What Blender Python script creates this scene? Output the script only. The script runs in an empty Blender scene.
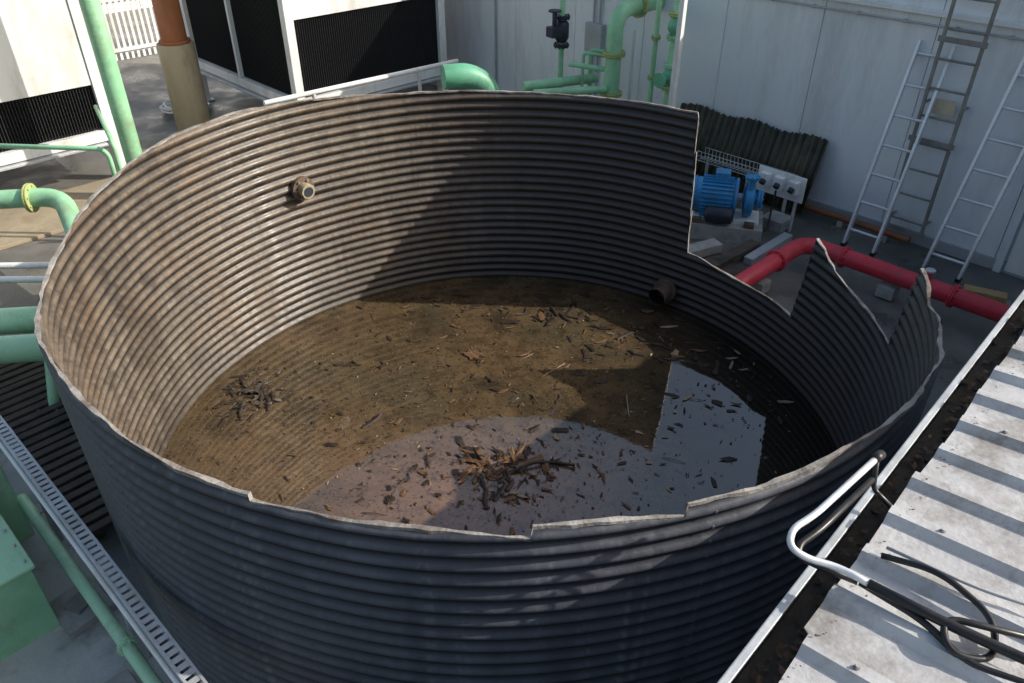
import bpy, math, random
import bmesh
from mathutils import Vector, Matrix
random.seed(7)
S=bpy.context.scene
S.view_settings.view_transform='Standard'; S.view_settings.look='None'; S.view_settings.exposure=0
rad=math.radians

# ------------------------------------------------------------------ materials
def mat(name, c1, c2, scale=3.0, rough=(0.5,0.75), bump=0.15, bscale=40, grime=None, gscale=1.2, gamt=0.5, metal=0.0, stretch=(1,1,1), spec=0.5, pos=(.48,.68)):
    m=bpy.data.materials.new(name); m.use_nodes=True
    nt=m.node_tree; N=nt.nodes; L=nt.links
    b=N['Principled BSDF']
    tc=N.new('ShaderNodeTexCoord'); mp=N.new('ShaderNodeMapping'); mp.inputs['Scale'].default_value=stretch
    L.new(tc.outputs['Object'],mp.inputs[0])
    n1=N.new('ShaderNodeTexNoise'); n1.inputs['Scale'].default_value=scale; n1.inputs['Detail'].default_value=5; n1.inputs['Roughness'].default_value=.65
    L.new(mp.outputs[0],n1.inputs['Vector'])
    r=N.new('ShaderNodeValToRGB'); r.color_ramp.elements[0].position=.33; r.color_ramp.elements[1].position=.67
    r.color_ramp.elements[0].color=(*c1,1); r.color_ramp.elements[1].color=(*c2,1)
    L.new(n1.outputs['Fac'],r.inputs[0]); col=r.outputs[0]
    if grime:
        n2=N.new('ShaderNodeTexNoise'); n2.inputs['Scale'].default_value=gscale; n2.inputs['Detail'].default_value=7; n2.inputs['Roughness'].default_value=.75
        L.new(mp.outputs[0],n2.inputs['Vector'])
        r2=N.new('ShaderNodeValToRGB'); r2.color_ramp.elements[0].position=pos[0]; r2.color_ramp.elements[1].position=pos[1]
        r2.color_ramp.elements[0].color=(0,0,0,1); r2.color_ramp.elements[1].color=(gamt,gamt,gamt,1)
        L.new(n2.outputs['Fac'],r2.inputs[0])
        mx=N.new('ShaderNodeMixRGB'); L.new(r2.outputs[0],mx.inputs[0]); L.new(col,mx.inputs[1]); mx.inputs[2].default_value=(*grime,1)
        col=mx.outputs[0]
    L.new(col,b.inputs['Base Color'])
    mr=N.new('ShaderNodeMapRange'); mr.inputs[1].default_value=.3; mr.inputs[2].default_value=.7; mr.inputs[3].default_value=rough[0]; mr.inputs[4].default_value=rough[1]
    L.new(n1.outputs['Fac'],mr.inputs[0]); L.new(mr.outputs[0],b.inputs['Roughness'])
    b.inputs['Metallic'].default_value=metal
    b.inputs['Specular IOR Level'].default_value=spec
    n3=N.new('ShaderNodeTexNoise'); n3.inputs['Scale'].default_value=bscale; n3.inputs['Detail'].default_value=3
    L.new(tc.outputs['Object'],n3.inputs['Vector'])
    bp=N.new('ShaderNodeBump'); bp.inputs['Strength'].default_value=bump; bp.inputs['Distance'].default_value=.01
    L.new(n3.outputs['Fac'],bp.inputs['Height']); L.new(bp.outputs[0],b.inputs['Normal'])
    return m

GREEN=mat('green_paint',(.26,.56,.33),(.36,.68,.42),4,(.35,.55),.1,60,(.24,.26,.15),3,.6)
GREENL=mat('green_paint_lightened',(.46,.80,.50),(.54,.84,.57),4,(.35,.55),.1,60,(.30,.38,.22),3,.6)  # the green lightened in colour to offset deep shade beside the tank
GREEND=mat('green_paint_dark',(.12,.40,.24),(.17,.48,.31),4,(.35,.6),.1,60,(.08,.12,.08),3,.6)
WHITE=mat('white_paint',(.78,.79,.78),(.86,.86,.84),2,(.4,.6),.08,50,(.40,.37,.31),2.2,.55,stretch=(1,1,.35))
WALLM=mat('white_cladding',(.76,.79,.83),(.82,.84,.87),.8,(.35,.6),.05,20,(.52,.53,.53),1.6,.7,stretch=(1,1,.2))
BLACK=mat('black_louvre',(.008,.008,.01),(.022,.022,.024),30,(.55,.8),1.0,70)
ALU=mat('aluminium',(.66,.69,.73),(.78,.80,.83),6,(.3,.45),.05,80,metal=.4)
GALV=mat('galvanised',(.5,.52,.54),(.64,.66,.68),9,(.35,.55),.08,60,(.25,.22,.18),4,.5,metal=.3)
RED=mat('red_paint',(.60,.03,.055),(.72,.06,.09),4,(.35,.6),.15,60,(.28,.07,.06),5,.7)
BLUE=mat('blue_paint',(.03,.24,.50),(.06,.32,.62),5,(.35,.55),.08,60,(.07,.09,.11),6,.5)
YEL=mat('yellowed_flange',(.36,.42,.14),(.46,.50,.22),6,(.4,.6),.1,60,(.2,.16,.08),9,.6)
CONC=mat('concrete',(.30,.295,.28),(.46,.45,.43),6,(.7,.9),.4,50,(.15,.14,.12),2,.7)
BROWN=mat('brown_pipe_paint',(.22,.075,.03),(.32,.12,.05),4,(.45,.65),.2,50,(.12,.06,.03),3,.6,stretch=(1,1,.3))
BEIGE=mat('beige_sleeve',(.34,.29,.19),(.44,.38,.26),3,(.5,.7),.2,30,(.20,.14,.09),3,.85,stretch=(1,1,.3))
DARKM=mat('dark_iron',(.012,.018,.03),(.03,.04,.06),8,(.35,.6),.1,60)
RUBBER=mat('black_rubber',(.008,.008,.01),(.02,.02,.022),8,(.3,.5),.05,60)
TIMBER=mat('dark_timber',(.03,.025,.02),(.11,.085,.07),6,(.6,.85),.5,60,(.16,.13,.10),4,.5)
RUSTM=mat('rusty_steel',(.09,.06,.042),(.17,.115,.08),10,(.6,.85),.4,60)
BLKSHEET=mat('black_sheet',(.025,.025,.016),(.065,.06,.035),6,(.4,.65),.3,40,(.11,.09,.05),3,.6)
ROOFM=mat('roof_sheet_paint',(.47,.465,.47),(.60,.60,.61),3,(.4,.6),.25,50,(.20,.17,.14),3.6,.85,pos=(.45,.68))
MUD=mat('gutter_dirt',(.03,.024,.02),(.10,.08,.06),10,(.7,.95),1.0,30)
RIM=mat('cut_rim_edge',(.20,.185,.17),(.43,.40,.37),9,(.45,.7),.5,60,(.10,.058,.036),5,.9,metal=.1)
GREY=mat('grey_plastic',(.36,.37,.39),(.46,.47,.49),6,(.35,.5))
DGREY=mat('weathered_grey_steel',(.16,.155,.15),(.28,.27,.26),6,(.5,.7))
GM=mat('wet_ground',(.065,.063,.060),(.19,.18,.165),1.3,(.10,.8),.35,60,(.26,.235,.19),.9,.6)

def nodes_for(name):
    m=bpy.data.materials.new(name); m.use_nodes=True
    nt=m.node_tree; N=nt.nodes; L=nt.links; b=N['Principled BSDF']
    tc=N.new('ShaderNodeTexCoord'); sep=N.new('ShaderNodeSeparateXYZ'); L.new(tc.outputs['Object'],sep.inputs[0])
    def noise(scale,st=(1,1,1),det=5,ro=.65,off=0,dist=0):
        mp=N.new('ShaderNodeMapping'); mp.inputs['Scale'].default_value=st; mp.inputs['Location'].default_value=(off,off*.7,0); L.new(tc.outputs['Object'],mp.inputs[0])
        n=N.new('ShaderNodeTexNoise'); n.inputs['Scale'].default_value=scale; n.inputs['Detail'].default_value=det; n.inputs['Roughness'].default_value=ro; n.inputs['Distortion'].default_value=dist
        L.new(mp.outputs[0],n.inputs['Vector']); return n.outputs['Fac']
    def ramp(src,p0,p1,c0,c1):
        if isinstance(c0,(int,float)): c0=(c0,)*3; c1=(c1,)*3
        r=N.new('ShaderNodeValToRGB'); e=r.color_ramp.elements; e[0].position=p0; e[1].position=p1; e[0].color=(*c0,1); e[1].color=(*c1,1)
        L.new(src,r.inputs[0]); return r.outputs[0]
    def mix(f,a,c):
        x=N.new('ShaderNodeMixRGB'); L.new(f,x.inputs[0]); L.new(a,x.inputs[1])
        if isinstance(c,tuple): x.inputs[2].default_value=(*c,1)
        else: L.new(c,x.inputs[2])
        return x.outputs[0]
    def mr(src,a,b_,c,d):
        x=N.new('ShaderNodeMapRange'); L.new(src,x.inputs[0])
        for i,v in enumerate((a,b_,c,d)): x.inputs[i+1].default_value=v
        return x.outputs[0]
    return m,N,L,b,sep,noise,ramp,mix,mr

def tank_mat(name,inner):
    m,N,L,b,sep,noise,ramp,mix,mr=nodes_for(name)
    streak=noise(8,(1,1,.1)); big=noise(1.3,(1,1,.9),7); fine=noise(28); band=noise(3,(.25,.25,9)); blot=noise(4.5,(1,1,1.4),7,.7,4); drip=noise(16,(1,1,.05),4,.6,11)
    if inner:
        base=ramp(streak,.3,.7,(.088,.072,.056),(.20,.160,.122))
        base=mix(ramp(big,.46,.62,0,.65),base,(.135,.082,.045))
        base=mix(ramp(blot,.48,.63,0,.85),base,(.050,.038,.029))
        base=mix(ramp(drip,.55,.72,0,.45),base,(.25,.21,.165))
        base=mix(ramp(band,.5,.72,0,.65),base,(.06,.048,.040))
        base=mix(ramp(fine,.52,.72,0,.75),base,(.045,.031,.022))
        base=mix(mr(sep.outputs[0],-1.2,.6,0,.88),base,(.046,.046,.052))  # paints shade into the colour across the right half of the wall
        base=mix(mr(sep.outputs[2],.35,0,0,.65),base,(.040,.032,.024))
        rr=(.32,.60)
    else:
        base=ramp(streak,.3,.7,(.055,.059,.075),(.120,.125,.148))
        base=mix(ramp(big,.45,.7,0,.6),base,(.052,.054,.067))
        base=mix(ramp(blot,.56,.72,0,.5),base,(.135,.132,.135))
        base=mix(ramp(drip,.56,.72,0,.55),base,(.21,.205,.21))
        base=mix(ramp(fine,.58,.8,0,.4),base,(.17,.16,.155))
        rr=(.34,.6)
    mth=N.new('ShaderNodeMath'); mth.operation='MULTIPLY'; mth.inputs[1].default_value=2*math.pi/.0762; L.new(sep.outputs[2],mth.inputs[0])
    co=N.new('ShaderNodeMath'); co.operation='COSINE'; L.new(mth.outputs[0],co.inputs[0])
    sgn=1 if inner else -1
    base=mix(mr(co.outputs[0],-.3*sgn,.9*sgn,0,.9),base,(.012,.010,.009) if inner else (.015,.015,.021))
    L.new(base,b.inputs['Base Color'])
    L.new(mr(streak,.3,.7,*rr),b.inputs['Roughness'])
    b.inputs['Metallic'].default_value=0.0 if inner else .2
    bp=N.new('ShaderNodeBump'); bp.inputs['Strength'].default_value=.3; bp.inputs['Distance'].default_value=.008
    L.new(fine,bp.inputs['Height']); L.new(bp.outputs[0],b.inputs['Normal'])
    return m
def water_mat():
    m,N,L,b,sep,noise,ramp,mix,mr=nodes_for('shallow_rusty_water')
    base=ramp(noise(3.4,det=9,dist=.4),.3,.7,(.055,.036,.018),(.165,.108,.055))
    base=mix(ramp(noise(1.3,det=6,off=5,dist=.3),.45,.66,0,.8),base,(.080,.066,.038))
    base=mix(ramp(noise(2.2,det=9,ro=.7,off=31,dist=.6),.50,.66,0,.85),base,(.034,.028,.018))
    # reddish mud on the near side, colour lifted to brighten the shaded floor
    lifted_mud=mix(mr(noise(4,det=8,off=17,dist=.5),.35,.65,0,1),ramp(noise(9,det=6,off=41),.3,.7,(.13,.070,.042),(.27,.155,.10)),(.21,.125,.08))
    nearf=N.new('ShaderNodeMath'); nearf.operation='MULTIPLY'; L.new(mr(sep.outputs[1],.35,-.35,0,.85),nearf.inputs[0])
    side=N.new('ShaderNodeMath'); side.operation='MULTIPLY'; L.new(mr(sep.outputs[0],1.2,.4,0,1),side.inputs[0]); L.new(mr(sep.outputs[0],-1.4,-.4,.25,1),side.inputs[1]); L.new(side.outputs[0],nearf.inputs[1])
    base=mix(nearf.outputs[0],base,lifted_mud)
    base=mix(ramp(noise(11,det=8,ro=.7,off=9),.52,.70,0,.85),base,(.036,.024,.014))
    base=mix(ramp(noise(60,det=3,off=3),.62,.72,0,.8),base,(.32,.25,.17))
    base=mix(ramp(noise(38,det=3,off=13),.58,.68,0,.85),base,(.018,.012,.008))
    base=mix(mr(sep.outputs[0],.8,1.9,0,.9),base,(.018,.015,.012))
    L.new(base,b.inputs['Base Color'])
    b.inputs['IOR'].default_value=2.1
    L.new(ramp(noise(5,det=7,off=21,dist=.3),.60,.72,.03,.42),b.inputs['Roughness'])
    bp=N.new('ShaderNodeBump'); bp.inputs['Strength'].default_value=.04; bp.inputs['Distance'].default_value=.01
    L.new(noise(7,det=3,off=2),bp.inputs['Height']); L.new(bp.outputs[0],b.inputs['Normal'])
    return m

# ------------------------------------------------------------------ mesh builder
class B:
    def __init__(s,name): s.name=name; s.v=[]; s.f=[]; s.m=[]; s.sm=[]; s.mats=[]
    def mi(s,m):
        if m not in s.mats: s.mats.append(m)
        return s.mats.index(m)
    def face(s,idx,m,smooth=False): s.f.append(idx); s.m.append(s.mi(m)); s.sm.append(smooth)
    def box(s,c,size,m,rz=0.0,M=None):
        h=Vector(size)/2; R=M if M else Matrix.Rotation(rz,3,'Z'); o=len(s.v); c=Vector(c)
        for i in range(8):
            p=Vector(((i&1)*2-1,((i>>1)&1)*2-1,((i>>2)&1)*2-1)); s.v.append(c+R@Vector((p.x*h.x,p.y*h.y,p.z*h.z)))
        for q in [(0,2,3,1),(4,5,7,6),(0,1,5,4),(2,6,7,3),(0,4,6,2),(1,3,7,5)]: s.face([o+k for k in q],m)
    def beam(s,p0,p1,w,h,m,up=(0,0,1)):
        p0=Vector(p0);p1=Vector(p1);d=(p1-p0);L=d.length;d.normalize();u=Vector(up)
        if abs(d.dot(u))>.98:u=Vector((1,0,0))
        y=u.cross(d).normalized();z=d.cross(y).normalized()
        M=Matrix((d,y,z)).transposed(); s.box((p0+p1)/2,(L,w,h),m,M=M)
    def tube(s,pts,r,m,n=20,fillet=0.0,caps=True):
        P=[Vector(p) for p in pts]
        if fillet>0 and len(P)>2:
            Q=[P[0]]
            for i in range(1,len(P)-1):
                a=(P[i-1]-P[i]);b_=(P[i+1]-P[i]);fl=min(fillet,a.length*.49,b_.length*.49)
                a.normalize();b_.normalize();s0=P[i]+a*fl;s1=P[i]+b_*fl
                for k in range(9):
                    t=k/8; Q.append((1-t)**2*s0+2*t*(1-t)*P[i]+t*t*s1)
            Q.append(P[-1]);P=Q
        o=len(s.v);T=[]
        for i in range(len(P)):
            t=(P[min(i+1,len(P)-1)]-P[max(i-1,0)]).normalized();T.append(t)
        u=Vector((0,0,1)) if abs(T[0].z)<.9 else Vector((1,0,0))
        x=(u-T[0]*u.dot(T[0])).normalized()
        for i,p in enumerate(P):
            x=(x-T[i]*x.dot(T[i])).normalized();y=T[i].cross(x)
            rr=r[i] if isinstance(r,(list,tuple)) else r
            for k in range(n):
                a=2*math.pi*k/n;s.v.append(p+(x*math.cos(a)+y*math.sin(a))*rr)
        for i in range(len(P)-1):
            for k in range(n):
                k2=(k+1)%n;s.face([o+i*n+k,o+i*n+k2,o+(i+1)*n+k2,o+(i+1)*n+k],m,True)
        if caps:
            s.face([o+k for k in range(n)][::-1],m);e=o+(len(P)-1)*n;s.face([e+k for k in range(n)],m)
    def flange(s,c,d,r,m,th=.03,bolts=8):
        c=Vector(c);d=Vector(d).normalized();s.tube([c-d*th,c-d*.002],r,m);s.tube([c+d*.002,c+d*th],r,m)
        u=Vector((0,0,1)) if abs(d.z)<.9 else Vector((1,0,0));x=(u-d*u.dot(d)).normalized();y=d.cross(x)
        for k in range(bolts):
            a=2*math.pi*(k+.5)/bolts;p=c+(x*math.cos(a)+y*math.sin(a))*r*.82;s.tube([p-d*(th+.015),p+d*(th+.015)],r*.09,m,n=6)
    def build(s,bevel=0.0,parent=None):
        me=bpy.data.meshes.new(s.name);me.from_pydata([tuple(v) for v in s.v],[],s.f)
        for m in s.mats: me.materials.append(m)
        me.polygons.foreach_set('material_index',s.m);me.polygons.foreach_set('use_smooth',s.sm);me.update()
        ob=bpy.data.objects.new(s.name,me);S.collection.objects.link(ob)
        if bevel>0:
            bm=ob.modifiers.new('bevel','BEVEL');bm.width=bevel;bm.segments=2;bm.limit_method='ANGLE';bm.angle_limit=rad(50)
        if parent: ob.parent=parent
        return ob
def group(name):
    e=bpy.data.objects.new(name,None);S.collection.objects.link(e);return e

E1=Vector((.719,.695,0)); E2=Vector((-.695,.719,0)); Z=Vector((0,0,1)); A1=math.atan2(.695,.719)
def V(x,y,z=0): return Vector((x,y,z))

# ------------------------------------------------------------------ ground
g=B('ground')
g.v+= [V(-150,-150),V(150,-150),V(150,150),V(-150,150)]; g.face([0,1,2,3],GM); g.build()

# ------------------------------------------------------------------ corrugated tank
RT=[(-180,1.90),(-172,1.87),(-160,1.84),(-150,1.89),(-135,1.94),(-125,1.93),(-118,1.90),(-112,1.865),(-110.2,1.87),(-110,1.846),(-100,1.86),(-96,1.865),(-93,1.85),(-90,1.845),(-87.2,1.828),(-87.0,1.868),(-80,1.855),(-74.7,1.838),(-74.4,1.878),(-68,1.866),(-60,1.87),(-45,1.83),(-30,1.73),(-20,1.66),(-17,1.64),(-9.6,1.70),(-9.3,1.6),(-8.9,1.56),(-8.7,1.45),(-8.2,1.40),(-8.1,1.28),(-7.6,1.24),(-7.4,1.12),(0,1.10),(8,1.09),(14,1.12),(20,1.27),(20.4,1.23),(20.8,.95),(21.3,.8),(22,.54),(26,.57),(31,.56),(36,.545),(41,.57),(46,.60),(49.0,.61),(49.2,.8),(49.6,.84),(49.3,1.0),(49.7,1.14),(49.9,1.3),(50.3,1.36),(50.4,1.5),(50.2,1.52),(50.6,1.8),(51,1.84),(71,1.82),(95,1.84),(110,1.87),(124.7,1.92),(144,1.99),(160,1.975),(175,1.93),(180,1.90)]
RT.sort()
def rimz(a):
    for i in range(len(RT)-1):
        if RT[i][0]<=a<=RT[i+1][0]:
            t=(a-RT[i][0])/max(1e-6,RT[i+1][0]-RT[i][0]); z=RT[i][1]*(1-t)+RT[i+1][1]*t; break
    return z+.0035*math.sin(a*.21)+.0025*math.sin(a*.53+1)+.0015*math.sin(a*1.13)
def radius(a):
    return 2.48-.062*max(0,math.cos(rad(a+10)))**2-.02*max(0,-math.cos(rad(a)))**2+.006*math.sin(rad(a*5))+.004*math.sin(rad(a*11+40))
P=.0762; dz=P/8
azs=[-180+i*1.0 for i in range(360)]+[a for a,_ in RT if a<180]+[a/10 for a in range(195,225)]+[a/10 for a in range(-98,-72)]
azs=sorted(set(round(a,2) for a in azs))
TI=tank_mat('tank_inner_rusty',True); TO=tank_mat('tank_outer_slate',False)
t=B('corrugated_tank'); nz=int(2.02/dz)+1; z0=-.03
cols=[]
for a in azs:
    rz=rimz(a); ca,sa=math.cos(rad(a)),math.sin(rad(a)); ci=[];co=[]
    for j in range(nz):
        z=min(z0+j*dz,rz); w=.0125*math.cos(2*math.pi*z/P); r=radius(a)+w
        ci.append(len(t.v)); t.v.append(V((r-.005)*ca,(r-.005)*sa,z))
        co.append(len(t.v)); t.v.append(V((r+.005)*ca,(r+.005)*sa,z))
    cols.append((ci,co,rz,len([1 for j in range(nz) if z0+j*dz<rz])))
n=len(cols)
for i in range(n):
    A=cols[i];C=cols[(i+1)%n]; top=max(A[3],C[3])
    for j in range(min(top,nz-1)):
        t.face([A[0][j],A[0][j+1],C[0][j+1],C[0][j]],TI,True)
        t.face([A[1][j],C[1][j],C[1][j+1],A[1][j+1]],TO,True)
tank=t.build()
bm=bmesh.new();bm.from_mesh(tank.data);bmesh.ops.dissolve_degenerate(bm,dist=1e-5,edges=bm.edges);bm.to_mesh(tank.data);bm.free()
e=B('cut_edge')
for i in range(n+1):
    a=azs[i%n]; rz=rimz(a); ca,sa=math.cos(rad(a)),math.sin(rad(a)); r=radius(a)+.0125*math.cos(2*math.pi*rz/P)*.6
    j=.0015*math.sin(a*.9)+.001*math.sin(a*2.3); wd=.0075+.003*math.sin(a*.37)+.002*math.sin(a*1.7)
    q=len(e.v)
    for rr,zz in [(r-wd+j,rz-.009),(r-wd+j,rz+.003),(r+wd+j,rz+.004),(r+wd+.001+j,rz-.011-.003*math.sin(a*.8))]: e.v.append(V(rr*ca,rr*sa,zz))
    if i>0:
        for k in range(4): k2=(k+1)%4; e.face([q-4+k,q-4+k2,q+k2,q+k],RIM)
e.build(parent=tank)
s=B('seam_bolts')
for a0 in (-172,-128,-72,-30,150):
    for k in range(2,int(rimz(a0)/P)+1):
        z=k*P; a=a0; c_=V(math.cos(rad(a)),math.sin(rad(a))); r=radius(a)+.0105
        if z>rimz(a0)-.02: continue
        s.tube([c_*(r-.002)+Z*z,c_*(r+.010)+Z*z],.0065,TO,n=6)
s.build(parent=tank)
fi=B('wall_fitting'); a=rad(133.4); c_=V(math.cos(a),math.sin(a)); p=c_*2.45+Z*1.25
fi.tube([p+c_*.25,p-c_*.02],.045,DGREY); fi.tube([p-c_*-.01,p-c_*.035],.10,RUSTM); fi.tube([p-c_*.03,p-c_*.11],.062,BEIGE,n=8); fi.tube([p-c_*.11,p-c_*.115],.042,DARKM)
for k in range(6):
    an=k*math.pi/3; x=V(-c_.y,c_.x)*math.cos(an)*.08+Z*math.sin(an)*.08; fi.tube([p+x,p+x-c_*.05],.011,DGREY,n=6)
a=rad(52.5); c_=V(math.cos(a),math.sin(a)); p=c_*2.4+Z*.19
fi.tube([p+c_*.35,p-c_*.15],.08,RUSTM,n=24,caps=False); fi.tube([p+c_*.35,p-c_*.148],.070,RUBBER,n=24,caps=False)
fi.tube([p-c_*-.03,p-c_*.01],.11,RUSTM)
fi.build(parent=tank,bevel=.002)

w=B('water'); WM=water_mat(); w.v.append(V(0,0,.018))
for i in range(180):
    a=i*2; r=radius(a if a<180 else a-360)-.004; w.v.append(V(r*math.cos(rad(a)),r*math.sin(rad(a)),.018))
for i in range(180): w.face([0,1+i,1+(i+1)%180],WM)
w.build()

FL=[mat('flake_dark',(.018,.012,.009),(.05,.032,.022),12,(.4,.8)),mat('flake_brown',(.09,.045,.02),(.18,.095,.045),12,(.5,.8)),mat('flake_tan',(.26,.19,.11),(.38,.3,.19),12,(.5,.8))]
d=B('debris')
def flake(x,y,L,W,ang,m,curl):
    if x*x+y*y>2.33**2: return
    n=random.randint(5,9); z=.022+random.random()*.004; o=len(d.v); ca,sa=math.cos(ang),math.sin(ang)
    tx=random.uniform(-.25,.25)*min(1,curl*30)
    for k in range(n):
        a=2*math.pi*(k+random.uniform(-.25,.25))/n; rr=random.uniform(.5,1.2); u=math.cos(a)*L/2*rr; v=math.sin(a)*W/2*rr
        d.v.append(V(x+u*ca-v*sa,y+u*sa+v*ca,max(.0195,z+curl*(u/L*2)**2*random.uniform(.3,1)+tx*v)))
    d.v.append(V(x,y,z+.003+curl*.2))
    for k in range(n): d.face([o+k,o+(k+1)%n,o+n],m)
def cluster(cx,cy,sx,sy,n,Lr,Wr,curl,ws=(5,3,1),angs=None):
    for _ in range(n):
        an=random.uniform(0,math.pi) if angs is None else random.gauss(angs,.35)
        k=random.random()**2
        flake(random.gauss(cx,sx),random.gauss(cy,sy),Lr[0]+(Lr[1]-Lr[0])*k,random.uniform(*Wr)*(0.5+.8*k),an,random.choices(FL,ws)[0],random.uniform(0,curl))
def curled(x,y,L,W,ang,m):   # a corrugated offcut strip, arched across its width
    o=len(d.v); ca,sa=math.cos(ang),math.sin(ang); nu,nv=7,5; lift=random.uniform(.0,.02); ph=random.uniform(0,6)
    for i in range(nu):
        u=(i/(nu-1)-.5)*L; tw=W*(1+.3*math.sin(i*2.3+ph))
        for j in range(nv):
            v=(j/(nv-1)-.5)*tw; vv=v+.08*L*math.sin(i/(nu-1)*3.1)*math.sin(ph)
            ue=u+(random.uniform(-.012,.012) if i in (0,nu-1) else 0)
            d.v.append(V(x+ue*ca-vv*sa,y+ue*sa+vv*ca,.021+W*.28*math.cos(v/tw*3)+lift*(i/(nu-1))))
    for i in range(nu-1):
        for j in range(nv-1): d.face([o+i*nv+j,o+(i+1)*nv+j,o+(i+1)*nv+j+1,o+i*nv+j+1],m,True)
cluster(0,0,1.3,1.3,1600,(.006,.03),(.005,.016),.003,(6,2,2))
cluster(0,0,1.3,1.3,520,(.02,.09),(.008,.03),.01,(7,3,1))
cluster(0,0,1.3,1.3,90,(.07,.17),(.03,.06),.02,(6,4,.3))
cluster(-.02,-.2,.19,.10,60,(.04,.30),(.02,.08),.05,(4,5,0))
cluster(-.02,-.3,.35,.25,110,(.01,.08),(.01,.03),.01,(5,3,0))
cluster(0,-.48,.10,.10,26,(.06,.26),(.02,.07),.035,(5,1,1))
cluster(-2.0,.55,.15,.17,70,(.04,.22),(.02,.06),.05,(1,0,0),.6)
cluster(-1.9,.6,.3,.25,100,(.01,.05),(.01,.03),.01,(1,0,0))
cluster(.5,1.75,.2,.12,36,(.03,.24),(.02,.06),.03,(5,1,0))
cluster(1.0,1.35,.22,.2,50,(.02,.2),(.02,.06),.02,(5,1,0))
cluster(.1,2.0,.6,.15,60,(.03,.18),(.02,.05),.02,(5,2,0))
cluster(-.25,1.1,.03,.03,3,(.14,.22),(.1,.13),.03,(0,1,0))
cluster(-1.3,1.0,.1,.03,8,(.05,.2),(.02,.04),.02,(1,0,0))
cluster(-.7,-.35,.25,.25,24,(.03,.15),(.02,.07),.02,(1,1,0))
cluster(.6,-.1,.3,.2,50,(.02,.1),(.01,.04),.02,(3,1,1))
cluster(1.75,.8,.25,.4,60,(.02,.2),(.02,.07),.02,(5,1,1))
for k in range(8): curled(-2.15+k*.05+random.gauss(0,.02),.52+random.gauss(0,.07),random.uniform(.10,.20),.035,1.9+random.gauss(0,.2),FL[0])
for k in range(4): curled(-.02+random.gauss(0,.10),-.47+random.gauss(0,.07),random.uniform(.12,.20),.035,random.uniform(1,2.2),FL[0])
for k in range(4): curled(-.02+random.gauss(0,.12),-.18+random.gauss(0,.06),random.uniform(.14,.24),.035,random.uniform(-.4,.6),FL[1 if k%2 else 0])
for x,y,a_ in ((.45,1.8,1.9),(.55,1.7,2.1),(1.05,1.4,.5),(-1.35,.98,.1),(.05,1.62,.0),(-1.0,.25,.9),(1.75,.95,1.2)): curled(x,y,random.uniform(.12,.20),.035,a_,FL[0])
d.tube([V(.08,-.30,.03),V(.2,-.22,.05),V(.34,-.2,.03),V(.5,-.24,.04)],.011,FL[0],n=8,fillet=.06)
d.tube([V(.95,.3,.03),V(.96,.55,.04)],.004,FL[2],n=6); d.tube([V(.3,.8,.03),V(.5,.98,.035)],.003,FL[2],n=6)
for _ in range(40):
    a=random.uniform(0,6.28);r=2.2*math.sqrt(random.random());x,y=r*math.cos(a),r*math.sin(a);b_=random.uniform(0,3.14);L=random.uniform(.04,.18)
    d.tube([V(x,y,.024),V(x+L*math.cos(b_)*.5+.01,y+L*math.sin(b_)*.5,.03),V(x+L*math.cos(b_),y+L*math.sin(b_),.024)],random.uniform(.001,.003),random.choice(FL),n=5)
d.build()

# ------------------------------------------------------------------ white wall (cladding)
W0=V(3.45,4.20)
def wp(s_,z=0,off=0): return W0+E2*s_+Z*z-E1*off
wl=B('cladding_wall'); TH=.12; H=2.95
edges=[-9,-5.6,-4.45,-3.3,-2.12,-.95,.2,1.35,2.5,3.65,4.8,5.95,7.1,8.3]
for a_,b_ in zip(edges[:-1],edges[1:]):
    c_=(wp(a_+.003)+wp(b_-.003))/2+E1*TH/2; wl.box(c_+Z*(H/2),(TH,b_-a_-.006,H),WALLM,rz=A1)
wl.box(wp(-.35,H/2)+E1*(TH+.02),(.03,17.2,H),DARKM,rz=A1)
wl.box(wp(-.35,.06,.012),(.03,17.0,.12),GREY,rz=A1)
wl.box(wp(-.35,2.26,.03),(.06,17.0,.05),WALLM,rz=A1)
wl.tube([wp(-4,2.15,.03),wp(7,2.15,.03)],.010,GREY,n=10)
for k in range(24): wl.box(wp(-4+k*.48,2.15,.02),(.04,.03,.035),GREY,rz=A1)
wl.build(bevel=.004)
dr=B('wall_door')
dr.box(wp(-2.18,1.0,.03),(.055,.07,2.0),WALLM,rz=A1); dr.box(wp(-3.05,1.0,.018),(.03,1.62,1.94),WHITE,rz=A1); dr.box(wp(-3.92,1.0,.03),(.055,.07,2.0),WALLM,rz=A1)
dr.box(wp(-3.05,2.03,.03),(.055,1.81,.06),WALLM,rz=A1)
dr.tube([wp(-2.3,1.1,.06),wp(-2.3,.7,.06)],.012,ALU)
for z in (.4,1.0,1.6): dr.box(wp(-3.86,z,.06),(.03,.1,.14),GALV,rz=A1)
dr.build(bevel=.004)
bp=B('wall_base_pipe'); bp.tube([wp(1.2,.10,.2),wp(-1.35,.10,.2)],.035,BROWN)
for k in range(5): bp.box(wp(.9-k*.5,.035,.2),(.08,.06,.07),CONC,rz=A1)
bp.build(bevel=.003)
cd_=B('wall_conduit')
for s_ in (3.2,3.3,5.2): cd_.tube([wp(s_,0,.03),wp(s_,H,.03)],.016,GREY,n=10)
cd_.box(wp(3.25,1.35,.05),(.09,.28,.36),GREY,rz=A1); cd_.build(bevel=.004)

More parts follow.
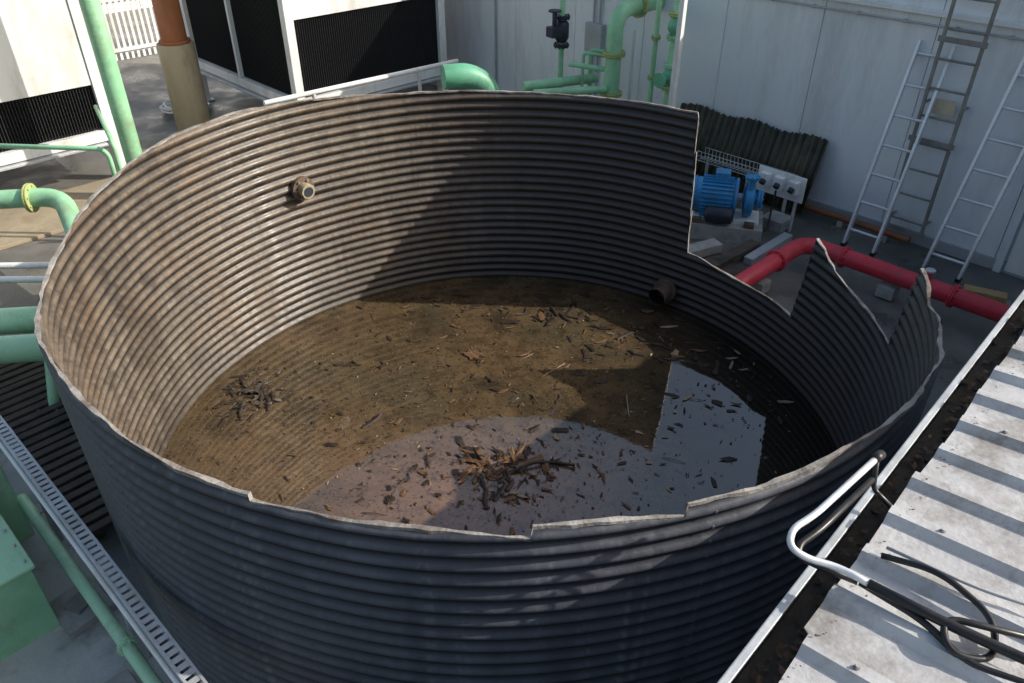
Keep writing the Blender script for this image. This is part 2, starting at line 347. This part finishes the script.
# ------------------------------------------------------------------ ladders
def ladder(b0,t0,w,mt,rungs,name='aluminium_ladder',rail=(.065,.026),rr=.015):
    L=B(name); b0=Vector(b0);t0=Vector(t0);dw=-E2*w
    up=(t0-b0).normalized(); nn=up.cross(dw.normalized())
    for q in (Vector((0,0,0)),dw): L.beam(b0+q,t0+q,rail[1],rail[0],mt,up=nn)
    for k in range(rungs):
        p=b0+(t0-b0)*((k+.6)/rungs); L.tube([p,p+dw],rr,mt,n=10)
        L.box(p+dw*.5,(w,.03,.008),mt,M=Matrix((dw.normalized(),nn,up)).transposed())
    for q in (Vector((0,0,0)),dw): L.box(b0+q+Z*.015,(.08,.045,.03),RUBBER,rz=A1)
    L.build(bevel=.002); return L
ladder((3.60,3.17,.01),(4.02,3.60,2.0),.32,ALU,7)
ladder((4.215,2.64,.01),(4.72,2.97,2.25),.34,ALU,8)
lf=B('fixed_ladder'); A_=wp(-1.07,.18,.16);dw=-E2*.36
for q in (V(0,0),dw):
    lf.beam(A_+q,A_+q+Z*2.9,.05,.016,DGREY)
    for z in (.1,1.3,2.4): lf.beam(A_+q+Z*z,A_+q+Z*z+E1*.155,.03,.01,DGREY)
for k in range(11): lf.tube([A_+Z*(.1+k*.27),A_+dw+Z*(.1+k*.27)],.012,DGREY,n=8)
for z in (0,.95,1.9): lf.box(A_+dw*.5+Z*z-E1*.015,(.012,.44,.05),DGREY,rz=A1)
lf.box(A_+dw*.5+Z*1.28+E1*.05,(.006,.2,.15),mat('faded_sign',(.5,.42,.3),(.65,.55,.42),20),rz=A1)
lf.build(bevel=.002)

# ------------------------------------------------------------------ leaning black corrugated sheet
bs=B('corrugated_plastic_sheet'); nn=150
for i in range(nn+1):
    s_=-.20+1.95*i/nn; w_=.018*math.cos(2*math.pi*i/nn*24)
    top=.84+.010*math.sin(i*1.7)+.02*math.sin(i*.11)
    for (z,of) in ((.05,.34),(top,.07)): bs.v.append(wp(s_,z,of+w_))
for i in range(nn): bs.face([2*i,2*i+2,2*i+3,2*i+1],BLKSHEET,True)
ob=bs.build(); sm=ob.modifiers.new('s','SOLIDIFY'); sm.thickness=.006

# ------------------------------------------------------------------ pump with blue motor
pu=B('electric_pump'); c=V(2.36,3.50); ax=(E1*.5-E2*.86).normalized(); ang=math.atan2(ax.y,ax.x); sx=V(-ax.y,ax.x)
pu.box(c+Z*.10,(.98,.60,.20),CONC,rz=ang)
pu.box(c+Z*.225,(.86,.36,.05),WHITE,rz=ang)
m0=c+Z*.47-ax*.08
pu.tube([m0-ax*.30,m0+ax*.17],.20,BLUE,n=28)
for k in range(28):
    a=2*math.pi*k/28; dd=sx*math.cos(a)+Z*math.sin(a); pu.beam(m0+dd*.213-ax*.23,m0+dd*.213+ax*.15,.008,.035,BLUE,up=dd)
pu.tube([m0-ax*.40,m0-ax*.30],[.14,.22],BLUE,n=28); pu.tube([m0-ax*.415,m0-ax*.40],.13,DARKM,n=28)
pu.tube([m0+ax*.17,m0+ax*.21],.225,BLUE,n=28)
pu.box(m0+sx*.02+Z*.24,(.18,.17,.12),BLUE,rz=ang)
for q in (-.18,.1): pu.box(m0+ax*q-Z*.19,(.07,.34,.07),BLUE,rz=ang)
pu.tube([m0+ax*.21,m0+ax*.28],.05,GALV); pu.tube([m0+ax*.28,m0+ax*.31,m0+ax*.40,m0+ax*.42],[.12,.21,.21,.12],BLUE,n=28)
pu.tube([m0+ax*.42,m0+ax*.48],.07,BLUE); pu.flange(m0+ax*.48,ax,.11,BLUE)
pu.tube([m0+ax*.35-sx*.1,m0+ax*.35-sx*.1+Z*.30],.05,BLUE); pu.flange(m0+ax*.35-sx*.1+Z*.30,Z,.09,BLUE,th=.015)
m1=m0-sx*.26-Z*.14+ax*.05
pu.tube([m1-ax*.20,m1-ax*.17,m1+ax*.12,m1+ax*.15],[.06,.10,.10,.06],DARKM,n=20)
for dd in (-.32,.32): pu.box(c+ax*dd-sx*.24+Z*.22,(.12,.08,.08),RUSTM,rz=ang)
for i,v in enumerate(pu.v): pu.v[i]=V(c.x+(v.x-c.x)*.86,c.y+(v.y-c.y)*.86,v.z*.90)
pu.build(bevel=.005)
so=B('socket_stand'); q0=V(2.98,3.65)
so.box(q0+Z*.06-E2*.03,(.26,.26,.12),CONC,rz=A1)
for k in (-.2,.2): so.beam(q0+E2*k,q0+E2*k+Z*.62,.03,.03,GALV)
so.box(q0+Z*.5-E1*.02,(.02,.56,.28),WHITE,rz=A1)
for k in (-.17,0,.17):
    so.box(q0+Z*.52+E2*k-E1*.06,(.07,.11,.14),WHITE,rz=A1); so.tube([q0+Z*.52+E2*k-E1*.095,q0+Z*.49+E2*k-E1*.13],.033,RUBBER,n=14)
so.tube([q0+Z*.45-E1*.1,q0+Z*.2-E1*.12,q0+Z*.05-E1*.3-E2*.1,V(2.6,3.4,.1)],.012,RUBBER,n=8,fillet=.1)
so.build(bevel=.004)
cb=B('wire_cable_tray'); p0=V(2.25,4.55,.42)
for k in range(25):
    p=p0-E2*(k*.05); cb.tube([p+Z*.11,p,p+E1*.16,p+E1*.16+Z*.11],.003,GALV,n=5)
for of in (Z*.11,Z*.055,V(0,0),E1*.08,E1*.16,E1*.16+Z*.11): cb.tube([p0+of,p0-E2*1.2+of],.004,GALV,n=5)
for k in (.1,.65,1.15): cb.beam(p0-E2*k+E1*.08,p0-E2*k+E1*.08-Z*.42,.03,.03,GALV)
cb.build()
be=B('timber_bearer'); be.box(V(2.25,2.75,.05),(1.0,.12,.10),TIMBER,rz=A1-.05); be.box(V(2.75,3.02,.04),(.8,.10,.08),GREY,rz=A1); be.box(V(2.0,2.95,.06),(.5,.16,.1),CONC,rz=A1-.3)
be.box(V(2.1,2.45,.02),(.7,.5,.03),TIMBER,rz=A1+.2); be.build(bevel=.006)

# ------------------------------------------------------------------ red pipe
rp=B('red_water_pipe'); z=.25
J=V(3.0,2.75,z)
rp.tube([J-E1*2.0*.72,J,J-E2*3.0],.083,RED,fillet=.2,n=24)
for k,dd in ((J-E1*.55,E1),(J-E2*.42,E2),(J-E2*1.45,E2)): rp.flange(k,dd,.11,RED,th=.016)
for k in (J-E1*.8,J-E2*.9,J-E2*2.0): rp.box(k-Z*.17,(.16,.16,.12),CONC,rz=A1)
rp.tube([J-E2*1.2+Z*.06,J-E2*1.2+Z*.15],.03,RED); rp.tube([J-E2*1.2+Z*.15,J-E2*1.2+Z*.17],.045,GALV,n=12)
rp.build(bevel=.004)
wb=B('wooden_block'); wb.box(V(4.45,1.95,.12),(.36,.12,.08),mat('raw_timber',(.35,.22,.09),(.5,.34,.16),6,stretch=(1,8,1)),rz=-.5); wb.box(V(4.47,1.92,.04),(.4,.2,.08),CONC,rz=-.5); wb.build(bevel=.006)

# ------------------------------------------------------------------ green pipework at the back
gp=B('green_pipework')
r0=V(1.27,5.3)
gp.tube([r0,r0+Z*1.93,r0+Z*1.93+E1*.95],.095,GREEN,fillet=.25,n=24)
for z in (.98,1.45): gp.flange(r0+Z*z,Z,.14,YEL,th=.02)
gp.flange(r0+Z*1.93+E1*.4,E1,.14,YEL,th=.02)
gp.tube([r0+Z*1.05-E1*.1,r0+Z*1.05-V(1,.25)*.95],.045,GREEN); gp.tube([r0+Z*1.25,r0+Z*1.25-V(.5,-.3)],.03,GREEN)
gp.tube([V(-.72,4.70,1.34),V(-.42,4.80,1.34),V(-.21,4.90,1.16),V(-.20,4.92,0)],.135,GREEND,fillet=.28,n=28)
gp.tube([V(-.28,4.95,.5),V(-2.5,3.9,.5)],.09,GREEN)
gp.tube([V(.2,5.5,1.0),V(1.15,5.9,1.0)],.06,GREEN); gp.tube([V(.69,6.07,0),V(.69,6.07,2.6)],.035,GREEN)
for x,y in ((.95,5.75),(1.05,5.9)): gp.tube([V(x,y,0),V(x,y,1.35),V(x+.3,y-.2,1.35)],.022,GREEN,fillet=.06)
for x,y in ((1.70,5.0),):
    gp.tube([V(x,y,0),V(x,y,2.6)],.03,GREEN)
    for z in (1.25,1.7): gp.flange(V(x,y,z),Z,.055,YEL,th=.014,bolts=6)
gp.build(bevel=.003)
vv=B('green_gate_valve'); c=V(1.87,4.78)
vv.tube([c,c+Z*2.6],.05,GREEN)
for z in (.95,1.2,1.45,1.75,2.0): vv.flange(c+Z*z,Z,.095,YEL if z in (1.2,2.0) else GREEN,th=.018)
vv.tube([c+Z*1.22,c+Z*1.3,c+Z*1.36,c+Z*1.43],[.05,.09,.09,.05],GREEND); vv.tube([c+Z*1.32,c+Z*1.32-E1*.2],.03,GREEND)
vv.tube([c+Z*1.32-E1*.20,c+Z*1.32-E1*.215],.085,GREEND,n=20)
vv.tube([c+Z*1.77,c+Z*1.84,c+Z*1.9,c+Z*1.98],[.05,.09,.09,.05],GREEND); vv.build(bevel=.003)
dv=B('black_valve'); c=V(.69,6.07)
dv.tube([c+Z*1.40,c+Z*1.45,c+Z*1.62,c+Z*1.66],[.06,.09,.09,.06],DARKM)
for z in (1.36,1.70): dv.flange(c+Z*z,Z,.1,DARKM,th=.02)
dv.box(c+Z*1.55-V(.1,.12),(.16,.14,.12),DARKM,rz=.6); dv.tube([c+Z*1.62-V(.1,.1),c+Z*1.78-V(.1,.1)],.03,DARKM); dv.tube([c+Z*1.78-V(.1,.1),c+Z*1.80-V(.1,.1)],.08,DARKM,n=20)
dv.build(bevel=.003)
po=B('white_post'); po.box(V(1.80,4.19,1.5),(.06,.06,3.0),WHITE,rz=A1); po.box(V(1.80,4.19,.01),(.2,.2,.02),GALV,rz=A1); po.build(bevel=.004)
po=B('white_post'); po.box(V(1.52,5.35,.86),(.05,.05,1.70),WHITE,rz=A1); po.box(V(1.52,5.35,.01),(.2,.2,.02),GALV,rz=A1); po.build(bevel=.004)

# ------------------------------------------------------------------ cooling towers
def tower(name,cor,Lr,Ll,zb,topR,topL,zt,nR,nL):
    T=group(name)
    fr=B('frame'); lo=B('louvres'); cor=Vector(cor); pw=.12
    for p in (cor,cor+E1*Lr,cor+E2*Ll,cor+E1*Lr+E2*Ll): fr.box(p+Z*(zt/2),(pw,pw,zt),WHITE,rz=A1); fr.box(p+Z*.01,(.22,.22,.02),GALV,rz=A1)
    def side(p,dr,L,top,n,nrm):
        ang=math.atan2(dr.y,dr.x); mid=p+dr*(L/2)
        fr.box(mid+Z*(zb+.06)+nrm*.02,(L-pw-.01,.10,.12),WHITE,rz=ang)
        fr.box(mid+Z*((top+zt)/2)+nrm*.0,(L-pw-.01,.08,zt-top),WHITE,rz=ang)
        fr.box(mid+Z*(zb-.03)+nrm*.075,(L-.2,.09,.03),GALV,rz=ang)
        for k in range(1,n): fr.box(p+dr*(L*k/n)+Z*((zb+.12+top)/2)+nrm*.02,(.06,.09,top-zb-.13),WHITE,rz=ang)
        lo.box(mid+Z*((zb+.12+top)/2)-nrm*.05,(L-pw-.02,.04,top-zb-.14),BLACK,rz=ang)
        m=int(L/.035)
        for k in range(m):
            q=p+dr*(pw/2+.02+(L-pw-.04)*k/(m-1)); lo.box(q+Z*((zb+.12+top)/2)-nrm*.01,(.008,.04,top-zb-.15),BLACK,rz=ang+.5)
    side(cor,E1,Lr,topR,nR,-E2); side(cor,E2,Ll,topL,nL,-E1)
    side(cor+E2*Ll,E1,Lr,topR,nR,E2); side(cor+E1*Lr,E2,Ll,topL,nL,E1)
    fr.box(cor+E1*Lr/2+E2*Ll/2+Z*(zt+.02),(Lr+.1,Ll+.1,.04),WHITE,rz=A1)
    fr.box(cor+E1*Lr/2+E2*Ll/2+Z*(zb+.02),(Lr-.2,Ll-.2,.04),GALV,rz=A1)
    fr.build(bevel=.005,parent=T); lo.build(parent=T)
tower('cooling_tower',(-2.76,6.04,0),2.45,3.0,.55,1.66,2.35,3.0,1,2)
A0=V(-4.81,5.06)-E1*2.6
tower('cooling_tower',(A0.x,A0.y,0),2.55,2.2,.52,1.18,1.18,3.0,1,1)
tr=B('white_pipe_rail'); tr.tube([V(-2.9,5.0,.95),V(-.7,6.9,.95)],.03,WHITE)
for p in (V(-2.4,5.43,0),V(-1.2,6.47,0)): tr.tube([p,p+Z*.95],.025,GALV)
tr.build(bevel=.002)
bz=B('brown_riser_pipe'); c=V(-4.4,6.46); bz.tube([c,c+Z*3.4],.165,BROWN,n=32); bz.tube([c+Z*.001,c+Z*1.3],.235,BEIGE,n=32); bz.tube([c+Z*1.3,c+Z*1.34],.2,BROWN,n=32); bz.build(bevel=.004)
gv=B('green_riser_pipe'); c=V(-4.3,4.34); gv.tube([c,c+Z*3.2],.10,GREEN,n=28); gv.flange(c+Z*.1,Z,.17,GREEN); gv.build(bevel=.003)
fe=B('picket_fence'); f0=V(-9.2,8.6); fd=E1
for k in range(46): fe.box(f0+fd*k*.105+Z*.62,(.05,.018,1.2),WHITE,rz=A1)
for z in (.2,1.05): fe.box(f0+fd*2.4+Z*z-E2*.03,(4.9,.03,.06),WHITE,rz=A1)
fe.build(bevel=.003)
bw=B('rear_building')
for k in range(14): bw.box(V(-10.5,13.5)+E1*(k*1.0-3)+Z*1.6,(.985,.2,3.2),WALLM,rz=A1)
bw.box(V(-10.5,13.5)+E1*3.5+Z*1.6+E2*.12,(14,.05,3.1),DARKM,rz=A1)
bw.box(V(-10.5,13.5)+E1*3.5+Z*3.25,(14.2,.4,.1),GREY,rz=A1); bw.build(bevel=.005)
hc=B('hose_coil'); pts=[]
for i in range(90):
    a=i*.35; r=.24+.03*math.sin(i*.9); pts.append(V(-4.95+r*1.4*math.cos(a),7.6+r*math.sin(a),.03+i*.0012))
hc.tube(pts,.018,WHITE,n=8); hc.build()
SAND=mat('sandy_slab',(.3,.24,.16),(.42,.35,.25),4,(.6,.85),.3,50,(.12,.1,.08),2,.7)
pl=B('concrete_pad'); pl.box(V(-5.15,4.0,.02),(1.7,1.1,.04),SAND,rz=A1); pl.build(bevel=.005)
pa=B('timber_pallet')
for k in range(5): pa.box(V(-3.7,5.9,.13)+E1*k*.12,(.09,.8,.02),SAND,rz=A1)
for k in (-.3,0,.3): pa.box(V(-3.7,5.9,.06)+E1*.24+E2*k,(.6,.08,.10),SAND,rz=A1)
pa.build(bevel=.003)

# ------------------------------------------------------------------ left pipes
lp=B('green_header_pipes')
for y,x in ((.95,-3.6),(.55,-3.45)):
    a=V(x,y,.5); dd=V(1,.12,0).normalized(); lp.tube([a-dd*3,a+dd*.75],.105,GREENL,n=28); lp.flange(a-dd*1.6,dd,.17,GREENL)
lp.box(V(-3.45,.35,.02),(.5,.5,.04),CONC,rz=.2); lp.box(V(-3.42,.33,.06),(.2,.2,.03),RUSTM,rz=.2)
for a_,b_ in ((-.07,-.07),(.07,.07),(-.07,.07),(.07,-.07)): lp.tube([V(-3.42+a_,.33+b_,.07),V(-3.42+a_,.33+b_,.13)],.012,RUSTM,n=6)
lp.tube([V(-3.42,.33,.06),V(-3.42,.5,.42)],.04,GREENL)
lp.build(bevel=.003)
el=B('green_elbow_pipe'); el.tube([V(-5.2,2.62,.75),V(-4.3,2.75,.75),V(-4.0,2.3,.6),V(-3.6,1.6,.3)],.09,GREEN,fillet=.22,n=24); el.flange(V(-4.58,2.71,.75),V(1,.1,0),.14,YEL,th=.02)
el.build(bevel=.003)
th=B('green_thin_pipes')
th.tube([V(-4.05,3.35,0),V(-4.05,3.35,1.0),V(-5.4,3.2,1.1)],.024,GREEN,fillet=.12); th.tube([V(-3.92,3.25,0),V(-3.92,3.25,1.1),V(-4.6,4.4,1.1)],.022,GREEN,fillet=.1); th.tube([V(-4.2,3.2,.5),V(-3.4,3.3,.5)],.02,GREEN)
th.build()
cw=B('white_conduits')
cw.tube([V(-6,1.55,.62),V(-3.35,1.62,.62)],.028,WHITE); cw.tube([V(-6,1.38,.6),V(-3.3,1.4,.6)],.028,WHITE); cw.box(V(-3.5,1.75,.5),(.05,.3,.42),GALV,rz=.5); cw.box(V(-3.5,1.5,.25),(.05,.05,.5),GALV)
cw.build(bevel=.002)

# ------------------------------------------------------------------ lower left
td=V(.722,-.692); tn=V(-.692,-.722); T0=tn*2.585
ct=B('perforated_cable_tray')
def tp(s_,q=0,z=0): return T0+td*s_+tn*q+Z*z
ang=math.atan2(td.y,td.x)
z1=1.0; s0,s1=-3.2,2.2; WQ=.055
for q in (0,WQ): ct.box((tp(s0,q,z1)+tp(s1,q,z1))/2,(s1-s0,.012,.012),GALV,rz=ang)
ct.box((tp(s0,.0,z1-.045)+tp(s1,.0,z1-.045))/2,(s1-s0,.004,.08),GALV,rz=ang)
ct.box((tp(s0,WQ+.005,z1-.045)+tp(s1,WQ+.005,z1-.045))/2,(s1-s0,.004,.08),GALV,rz=ang)
k=s0
while k<s1:
    ct.box(tp(k,WQ/2,z1+.001),(.028,WQ-.012,.004),GALV,rz=ang); k+=.045
for k in (-2.6,-1.4,-.2,1.0): ct.box(tp(k,.0,.45),(.035,.035,.90),GALV,rz=ang); ct.box(tp(k,.03,.92),(.08,.10,.02),GALV,rz=ang)
ct.tube([tp(s0,.075,z1-.03),tp(s1,.075,z1-.03)],.010,WHITE,n=10)
ct.build(bevel=.001)
sw=B('slatted_walkway')
for k in range(26):
    tt=-3.6+k*.095
    inner=math.sqrt(max(0,2.56**2-tt*tt)) if abs(tt)<2.56 else 0
    inner=max(inner,1.55); outer=2.46
    if outer-inner<.1: continue
    sw.box(tn*((inner+outer)/2)+td*tt+Z*(.12+random.uniform(-.004,.004)),(.062,outer-inner,.03),TIMBER,rz=ang+random.uniform(-.01,.01))
sw.box(tn*2.40+td*(-2.4)+Z*.07,(2.4,.06,.06),TIMBER,rz=ang); sw.box(tn*1.75+td*(-2.8)+Z*.07,(1.4,.06,.06),TIMBER,rz=ang)
sw.build(bevel=.003)
gt=B('green_sump_tank')
c=V(-3.00,-1.47)
gt.box(c+Z*.26,(.80,.62,.52),GREEN,rz=ang); gt.box(c+Z*.532,(.86,.66,.022),GREENL,rz=ang)
gt.tube([c+Z*.54+tn*.05-td*.1,c+Z*.85+tn*.05-td*.1,c+Z*.85-td*1.1],.09,GREENL,fillet=.15,n=24); gt.flange(c+Z*.58+tn*.05-td*.1,Z,.14,GREENL,th=.02)
for k in range(6): gt.tube([c+td*(-.38+k*.15)-tn*.30+Z*.543,c+td*(-.38+k*.15)-tn*.30+Z*.56],.012,GALV,n=6)
gt.build(bevel=.012)
pg=B('green_drain_pipe'); p_=tn*2.655; pg.tube([p_+td*(-1.6)+Z*.3,p_+td*.8+Z*.3],.034,GREENL,n=18); pg.flange(p_+td*(-.1)+Z*.3,td,.05,GREENL,th=.010); pg.build(bevel=.002)
gb=B('green_pump_housing'); c=V(-3.28,-.80)
gb.box(c+Z*.35,(.50,.34,.7),GREENL,rz=ang); gb.tube([c+Z*.7,c+Z*.74,c+Z*.88,c+Z*.92],[.14,.16,.16,.10],GREENL,n=28); gb.box(c+Z*.15-td*.5,(.46,.36,.3),GREEN,rz=ang); gb.build(bevel=.015)
SLAB=mat('light_slab',(.46,.455,.44),(.62,.61,.59),3,(.6,.85),.3,50,(.17,.15,.13),1.8,.85)
cp=B('concrete_blocks'); cp.box(V(-1.95,-2.05,.05),(.36,.28,.06),CONC,rz=ang); cp.box(V(-1.95,-2.05,.095),(.16,.12,.03),CONC,rz=ang+.3)
cp.box(V(-2.42,-1.42,.05),(.30,.26,.05),CONC,rz=ang+.1); cp.box(V(-2.42,-1.42,.085),(.12,.12,.02),DGREY,rz=ang+.4)
for a_,b_ in ((-.1,-.08),(.1,.08),(-.1,.08),(.1,-.08)): cp.tube([V(-1.95+a_,-2.05+b_,.07),V(-1.95+a_,-2.05+b_,.12)],.01,GALV,n=6)
for k in range(5): cp.box(tn*3.05+td*(-2.2+k*.95)+Z*.012,(.94,1.1,.024),SLAB,rz=ang)
cp.build(bevel=.004)

# ------------------------------------------------------------------ roof at lower right
rd=V(.686,.728); rn=V(.728,-.686); ra=math.atan2(rd.y,rd.x)
def rp_(s_,q,z): return rd*s_+rn*q+Z*z
sh=group('roofed_shed')
rf=B('roof_sheets'); slope=math.tan(rad(5)); zq=lambda q:2.055+(q-2.66)*slope
prof=[]; x=-6.0; pitch=.2
while x<7:
    prof+=[(x,0),(x+.112,0),(x+.132,.026),(x+.168,.026),(x+.188,0)]; x+=pitch
qs=[2.66,3.2,3.8,4.6,5.6,7.0]
for q in qs:
    for i,(a_,h) in enumerate(prof):
        jj=.012*math.sin(int(a_/.8)*2.3)+.004*math.sin(a_*9) if q<2.7 else 0
        rf.v.append(rp_(a_,q+jj,zq(q)+h))
m_=len(prof)
for i in range(len(qs)-1):
    for k in range(m_-1): rf.face([i*m_+k,(i+1)*m_+k,(i+1)*m_+k+1,i*m_+k+1],ROOFM)
ob=rf.build(parent=sh); sm=ob.modifiers.new('s','SOLIDIFY'); sm.thickness=.004
sc=B('roof_screws'); x=-6.0
while x<6:
    for q in (2.80,3.7,4.7): sc.tube([rp_(x+.150,q,zq(q)+.026),rp_(x+.150,q,zq(q)+.030)],.008,DGREY,n=10); sc.tube([rp_(x+.150,q,zq(q)+.030),rp_(x+.150,q,zq(q)+.036)],.005,GALV,n=6)
    x+=pitch*3
sc.build(parent=sh)
gu=B('gutter')
L_=13.0
gu.box(rp_(.5,2.557,1.945),(L_,.008,.13),GALV,rz=ra); gu.box(rp_(.5,2.566,2.006),(L_,.022,.010),GALV,rz=ra)
gu.box(rp_(.5,2.62,1.885),(L_,.12,.008),GALV,rz=ra); gu.box(rp_(.5,2.685,1.95),(L_,.008,.14),GALV,rz=ra)
gu.box(rp_(.5,2.618,1.905),(L_,.105,.03),MUD,rz=ra)
gu.build(bevel=.002,parent=sh)
gd=B('gutter_leaf_litter')
for _ in range(700):
    s_=random.uniform(-3,3); q=random.gauss(2.63,.025); p=rp_(s_,min(2.675,max(2.575,q)),1.925+random.random()*.03); a=random.uniform(0,6.28); r=random.uniform(.008,.022)
    o=len(gd.v)
    for k in range(4): gd.v.append(p+V(math.cos(a+k*1.57)*r*(1 if k%2 else .5),math.sin(a+k*1.57)*r*(1 if k%2 else .5),random.uniform(-.008,.008)))
    gd.face([o,o+1,o+2,o+3],random.choice([MUD,FL[0],FL[1]]))
for _ in range(120):
    s_=random.uniform(-3,2); q=2.68+abs(random.gauss(0,.03)); p=rp_(s_,q,zq(q)+.006+(.026 if .112<(s_+6)%.2<.188 else 0)); a=random.uniform(0,6.28); r=random.uniform(.002,.006)
    o=len(gd.v)
    for k in range(4): gd.v.append(p+V(math.cos(a+k*1.57)*r,math.sin(a+k*1.57)*r*.7,random.uniform(-.001,.003)))
    gd.face([o,o+1,o+2,o+3],random.choice([MUD,FL[1]]))
gd.build(parent=sh)
bd=B('shed_walls'); bd.box(rp_(.5,4.85,.93),(12.6,4.2,1.86),WALLM,rz=ra); bd.build(parent=sh)

hr=B('tubular_hook_rail')
hr.tube([V(1.19,-2.47,2.19),V(.922,-2.70,2.18),V(.845,-2.745,2.17),V(.822,-2.80,2.16),V(.87,-2.825,2.14),V(.95,-2.845,2.13),V(1.034,-2.92,2.13)],.010,ALU,fillet=.04,n=16)
hr.tube([V(1.17,-2.51,2.13),V(.94,-2.715,2.13),V(.875,-2.755,2.12),V(.86,-2.785,2.11),V(.90,-2.81,2.10),V(1.0,-2.87,2.10)],.010,RUBBER,fillet=.04,n=16)
hr.tube([V(1.17,-2.485,2.19),V(1.205,-2.455,2.185)],.015,RUBBER,n=16)
hr.tube([V(1.18,-2.48,2.19),V(1.19,-2.50,2.08),V(1.24,-2.56,2.05)],.008,RUBBER,n=12,fillet=.02)
hr.tube([V(1.01,-2.90,2.13),V(1.168,-3.028,2.13),V(1.29,-3.125,2.14),V(1.7,-3.42,2.18)],.014,RUBBER,fillet=.05,n=16)
hr.build()
ho=B('black_hoses')
ho.tube([V(1.0,-2.88,2.11),V(1.12,-3.00,2.11),V(1.17,-3.12,2.11),V(1.32,-3.20,2.12),V(1.7,-3.50,2.17)],.010,RUBBER,fillet=.05,n=12)
ho.tube([V(1.10,-2.78,2.10),V(1.22,-2.86,2.13),V(1.30,-3.0,2.12),V(1.24,-3.12,2.11),V(1.13,-3.10,2.12),V(1.16,-3.0,2.13),V(1.4,-3.1,2.15)],.009,RUBBER,fillet=.06,n=12)
ho.tube([V(1.12,-2.76,2.11),V(1.3,-2.92,2.13),V(1.6,-3.1,2.16)],.005,GREY,fillet=.06,n=10)
ho.build()

# ------------------------------------------------------------------ light + world
el_=rad(31.8); az=rad(-2)
sd=Vector((math.cos(az)*math.cos(el_),math.sin(az)*math.cos(el_),math.sin(el_)))
ld=bpy.data.lights.new('sun','SUN'); ld.energy=5.0; ld.angle=rad(.5); ld.color=(1,.94,.84)
lo_=bpy.data.objects.new('sun',ld); S.collection.objects.link(lo_); lo_.rotation_euler=sd.to_track_quat('Z','Y').to_euler(); lo_.location=sd*20
w_=bpy.data.worlds.new('World'); S.world=w_; w_.use_nodes=True; nt=w_.node_tree
sk=nt.nodes.new('ShaderNodeTexSky'); sk.sky_type='NISHITA'; sk.sun_disc=False; sk.sun_elevation=el_; sk.sun_rotation=rad(90)-az
sk.dust_density=4.0; sk.air_density=1.5; sk.ozone_density=1.8
nt.links.new(sk.outputs[0],nt.nodes['Background'].inputs[0]); nt.nodes['Background'].inputs[1].default_value=.15

# ------------------------------------------------------------------ camera
cd=bpy.data.cameras.new('camera'); cam=bpy.data.objects.new('camera',cd); S.collection.objects.link(cam)
cam.location=(0.06,-4.24,3.83); cam.rotation_euler=(rad(90-34.4),0,0); cd.lens=775/1024*36; cd.clip_start=.05; cd.clip_end=1000
S.camera=cam
